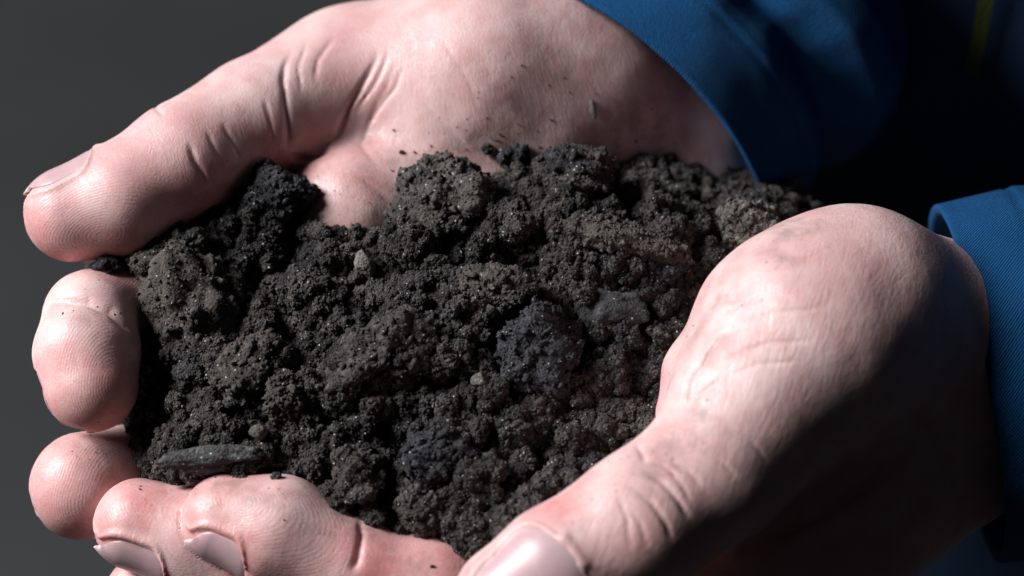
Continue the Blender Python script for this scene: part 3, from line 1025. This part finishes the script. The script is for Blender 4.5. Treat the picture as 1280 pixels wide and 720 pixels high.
# ------------------------------------------------------------------ jacket
def tube_sleeve(name, centre, axis, radius, prof, parent, mat, label=None, squash=1.0, hem=2.3, a0=0, seed=1, fold=1.0):
    """cloth tube: prof = [(mm along the axis, radius factor)], a hem turned inside at the mouth"""
    a = unit(axis)
    n = unit(np.array([0, 0, 1.0]) - a * a[2]); b = np.cross(a, n)
    na = 220
    th = np.linspace(math.pi, 3 * math.pi, na, endpoint=False)
    L = np.array([p[0] for p in prof]); Rf = np.array([p[1] for p in prof])
    s = np.arange(0, L[-1], 0.7)
    rings = []
    # inside turn
    for ds, dr in ((12.0, -hem * 1.25), (6.0, -hem * 1.15), (1.6, -hem), (0.6, -hem * 0.9), (0.1, -hem * 0.6)):
        rings.append((ds, np.interp(ds, L, Rf) * radius + dr))
    rings += [(0.0, radius * Rf[0] - hem * 0.28)]
    rings += [(x + 0.12, np.interp(x, L, Rf) * radius) for x in s]
    V = []
    for ds, rr in rings:
        c = np.array([np.cos(th), np.sin(th), np.full(na, ds * 0.05)]).T
        q = np.stack([np.cos(th) * 1.6, np.sin(th) * 1.6, np.full(na, ds / 28.0)], 1)
        k = fold * (2.2 * fbm(q + seed, 3, seed)) * min(1.0, 0.35 + ds / 22.0)
        r = rr + k
        # stitched hem line
        r = r - 0.35 * math.exp(-((ds - 13.0) / 0.7) ** 2)
        V.append(centre + a * ds + np.outer(r * np.cos(th), n) + np.outer(r * squash * np.sin(th), b))
    V = np.concatenate(V)
    m = len(rings)
    i, j = np.meshgrid(np.arange(m - 1), np.arange(na), indexing='ij')
    i, j = i.ravel(), j.ravel(); j2 = (j + 1) % na
    F = np.stack([i * na + j, i * na + j2, (i + 1) * na + j2, (i + 1) * na + j], 1)
    me = mesh_np(name, to_world(V), F[:, ::-1])
    uv = me.uv_layers.new(name='weave')
    li = np.empty(len(me.loops), np.int32); me.loops.foreach_get('vertex_index', li)
    ring, col = li // na, li % na
    dsv = np.array([r_[0] for r_ in rings])
    co = np.stack([col / na * 2 * math.pi * radius * 1.4, dsv[ring] * 1.4], 1)
    uv.data.foreach_set('uv', co.astype(np.float32).ravel())
    o = link(name, me, mat, parent)
    if label: o['label'] = label
    return o

tube_sleeve('sleeve', mm(766, 146, -300), (0.63, 0.71, -0.33), 37.0,
            [(0, 1.0), (14, 1.02), (17, 1.0), (22, 0.90), (29, 1.13), (35, 1.13), (56, 0.84), (68, 1.0), (90, 1.12), (120, 1.2), (160, 1.25), (240, 1.4)],
            person, M_BLUE, 'blue sleeve cuff of the far arm with deep folds', seed=4)
tube_sleeve('sleeve', mm(1207, 480, -62), (0.98, 0.17, 0.02), 33.0,
            [(0, 1.0), (14, 1.03), (17, 1.02), (30, 1.06), (60, 1.12), (140, 1.35)],
            person, M_BLUE, 'blue sleeve cuff of the near arm', seed=9, fold=0.5)

# body of the jacket: a rounded front standing behind the arms
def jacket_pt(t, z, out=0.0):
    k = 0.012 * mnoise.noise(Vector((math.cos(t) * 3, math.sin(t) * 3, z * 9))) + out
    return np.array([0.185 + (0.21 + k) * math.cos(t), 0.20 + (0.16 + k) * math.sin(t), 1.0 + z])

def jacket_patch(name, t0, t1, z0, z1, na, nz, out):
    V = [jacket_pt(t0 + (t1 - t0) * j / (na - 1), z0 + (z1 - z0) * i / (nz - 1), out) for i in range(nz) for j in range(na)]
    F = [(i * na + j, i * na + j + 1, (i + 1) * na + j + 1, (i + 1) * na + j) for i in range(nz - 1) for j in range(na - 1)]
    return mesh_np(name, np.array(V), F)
jk = link('jacket', jacket_patch('jacket', math.radians(40), math.radians(320), -0.45, 0.5, 110, 70, 0), M_SHADED, person)
jk['label'] = 'front of the jacket, its shadow painted in as dark navy'
def seen_at(t, z):
    p = (jacket_pt(t, z) - CENTRE) / 0.001 @ BASIS.T
    x, y = to_px(p[None])
    return x[0], y[0]
best = min(((abs(seen_at(t, z)[0] - 1243) + abs(seen_at(t, z)[1] - 30), t) for t in np.linspace(math.pi, 1.5 * math.pi, 60) for z in np.linspace(-0.4, 0.4, 60)))[1]
zend = min(np.linspace(-0.4, 0.4, 400), key=lambda z: abs(seen_at(best, z)[1] - 88))  # tape stops here: its lower part, lost in shadow, is left out
tp = link('reflective_tape', jacket_patch('reflective_tape', best - 0.008, best + 0.006, zend, 0.48, 6, 40, 0.0015), M_HIVIS, jk)
tp['label'] = 'yellow green high visibility tape'

# ------------------------------------------------------------------ stray crumbs on the skin
def skin_w(hand, px, py):
    """depth (px) at which the sight line through a pixel meets the hand; arrays allowed"""
    x, y = np.atleast_1d(px).astype(float), np.atleast_1d(py).astype(float)
    w = np.full(len(x), 420.0)
    for _ in range(45):
        w = np.maximum(w - hand.f_raw(mm(x, y, w).T) * PX * 0.9, -600)
    return w if np.ndim(px) else float(w[0])
STRAY = [
    (far, 130, 333, 17, 'black soil crumb caught between upper thumb and index fingertip', M_CLODK, 61, 10),
    (near, 222, 605, 10, 'small soil crumb on the pad between the two lower fingertips', M_CLODK, 62, 2),
    (near, 345, 597, 8, 'small soil crumb on top of the near index fingertip', M_CLODK, 63, 2),
    (near, 858, 384, 5, 'tiny crumb on the near hand at the edge of the heap, upper one', M_CLODK, 64, 4),
    (near, 851, 403, 4, 'tiny crumb on the near hand at the edge of the heap, lower one', M_CLODK, 65, 3),
    (far, 608, 186, 8, 'small crumb sticking to the palm left of the highest crumb', M_CLODK, 66, 2),
    (far, 112, 541, 4, 'tiny crumb between the two upper fingertips', M_CLODB, 67, 1),
    (far, 502, 190, 3, 'tiny dark speck of soil alone on the palm', M_CLODB, 68, 1),
    (near, 540, 708, 3, 'tiny speck of soil on the near index finger beside the thumb', M_CLODB, 69, 1),
]
for (hd, px, py, r, lb, mt, seed, up) in STRAY:
    clod('soil_crumb', lb, 'crumb', px, py, skin_w(hd, px, py) + up, (r, r * 0.8, r * 0.8), 0, mt, seed, rough=0.42, grains=False, lump=1.6, ic=ICO4, group='stray crumbs on the skin')
# fine grains dusted over the skin round the heap: nobody could count them
r4 = np.random.default_rng(22)
GV, GF, nv = [], [], 0
SPOTS = [(110, 385, 34, 26), (105, 548, 26, 22), (645, 165, 70, 34), (560, 205, 60, 22), (850, 410, 22, 26), (430, 245, 40, 16), (320, 600, 70, 22), (760, 585, 40, 10), (790, 170, 40, 22), (200, 612, 30, 12)]
for (cx, cy, sp, cnt) in [(a, b, c * 1.2, int(d * 1.7)) for a, b, c, d in SPOTS]:
    X, Y = r4.normal(cx, sp * 0.7, cnt), r4.normal(cy, sp * 0.5, cnt)
    for px, py, wv in zip(X, Y, np.maximum(skin_w(far, X, Y), skin_w(near, X, Y))):
        if wv < -300 or (100 < px < 1000 and 170 < py < 700 and wv < heap_w(px, py)): continue
        gv, gf = ICO1
        r = 0.05 + 0.20 * r4.random() ** 3.5
        A = r4.normal(size=(3, 3)) * 0.22 + np.eye(3)
        GV.append((gv * (1 + 0.25 * r4.normal(size=(len(gv), 1)))) @ A * r + mm(px, py, wv)); GF.append(gf + nv); nv += len(gv)
gl = link('soil_dust', mesh_np('soil_dust', to_world(np.concatenate(GV)), np.concatenate(GF)), M_SOIL)
tag(gl, 'fine dark soil grains dusted over the skin around the heap', 'soil dust', kind='stuff')
sd = clod('seed_husk', 'small pale pointed seed husk stuck to the far wrist', 'seed', 741, 136, skin_w(far, 741, 136) + 3, (4, 13, 4), 8, M_STONE, 77, rough=0.1, grains=False, ic=ICO4)

# ------------------------------------------------------------------ ground
def mat_ground():
    s = NT('asphalt')
    a = s.noise(2.2, 4, 0.6); b = s.noise(160, 4, 0.7)
    c = s.mix(s.ramp(a, 0.3, 0.7), (0.041, 0.043, 0.045), (0.066, 0.069, 0.073))
    c = s.mix(s.math('MULTIPLY', s.ramp(b, 0.5, 0.8), 0.4), c, (0.13, 0.13, 0.13))
    s.p(Base_Color=c, Roughness=0.9, Normal=s.bump(b, 0.003, 0.6))
    return s.m
gme = mesh_np('ground', [(-60, -60, 0), (60, -60, 0), (60, 60, 0), (-60, 60, 0)], [(0, 1, 2, 3)])
gr = link('ground', gme, mat_ground())
gr['kind'] = 'structure'
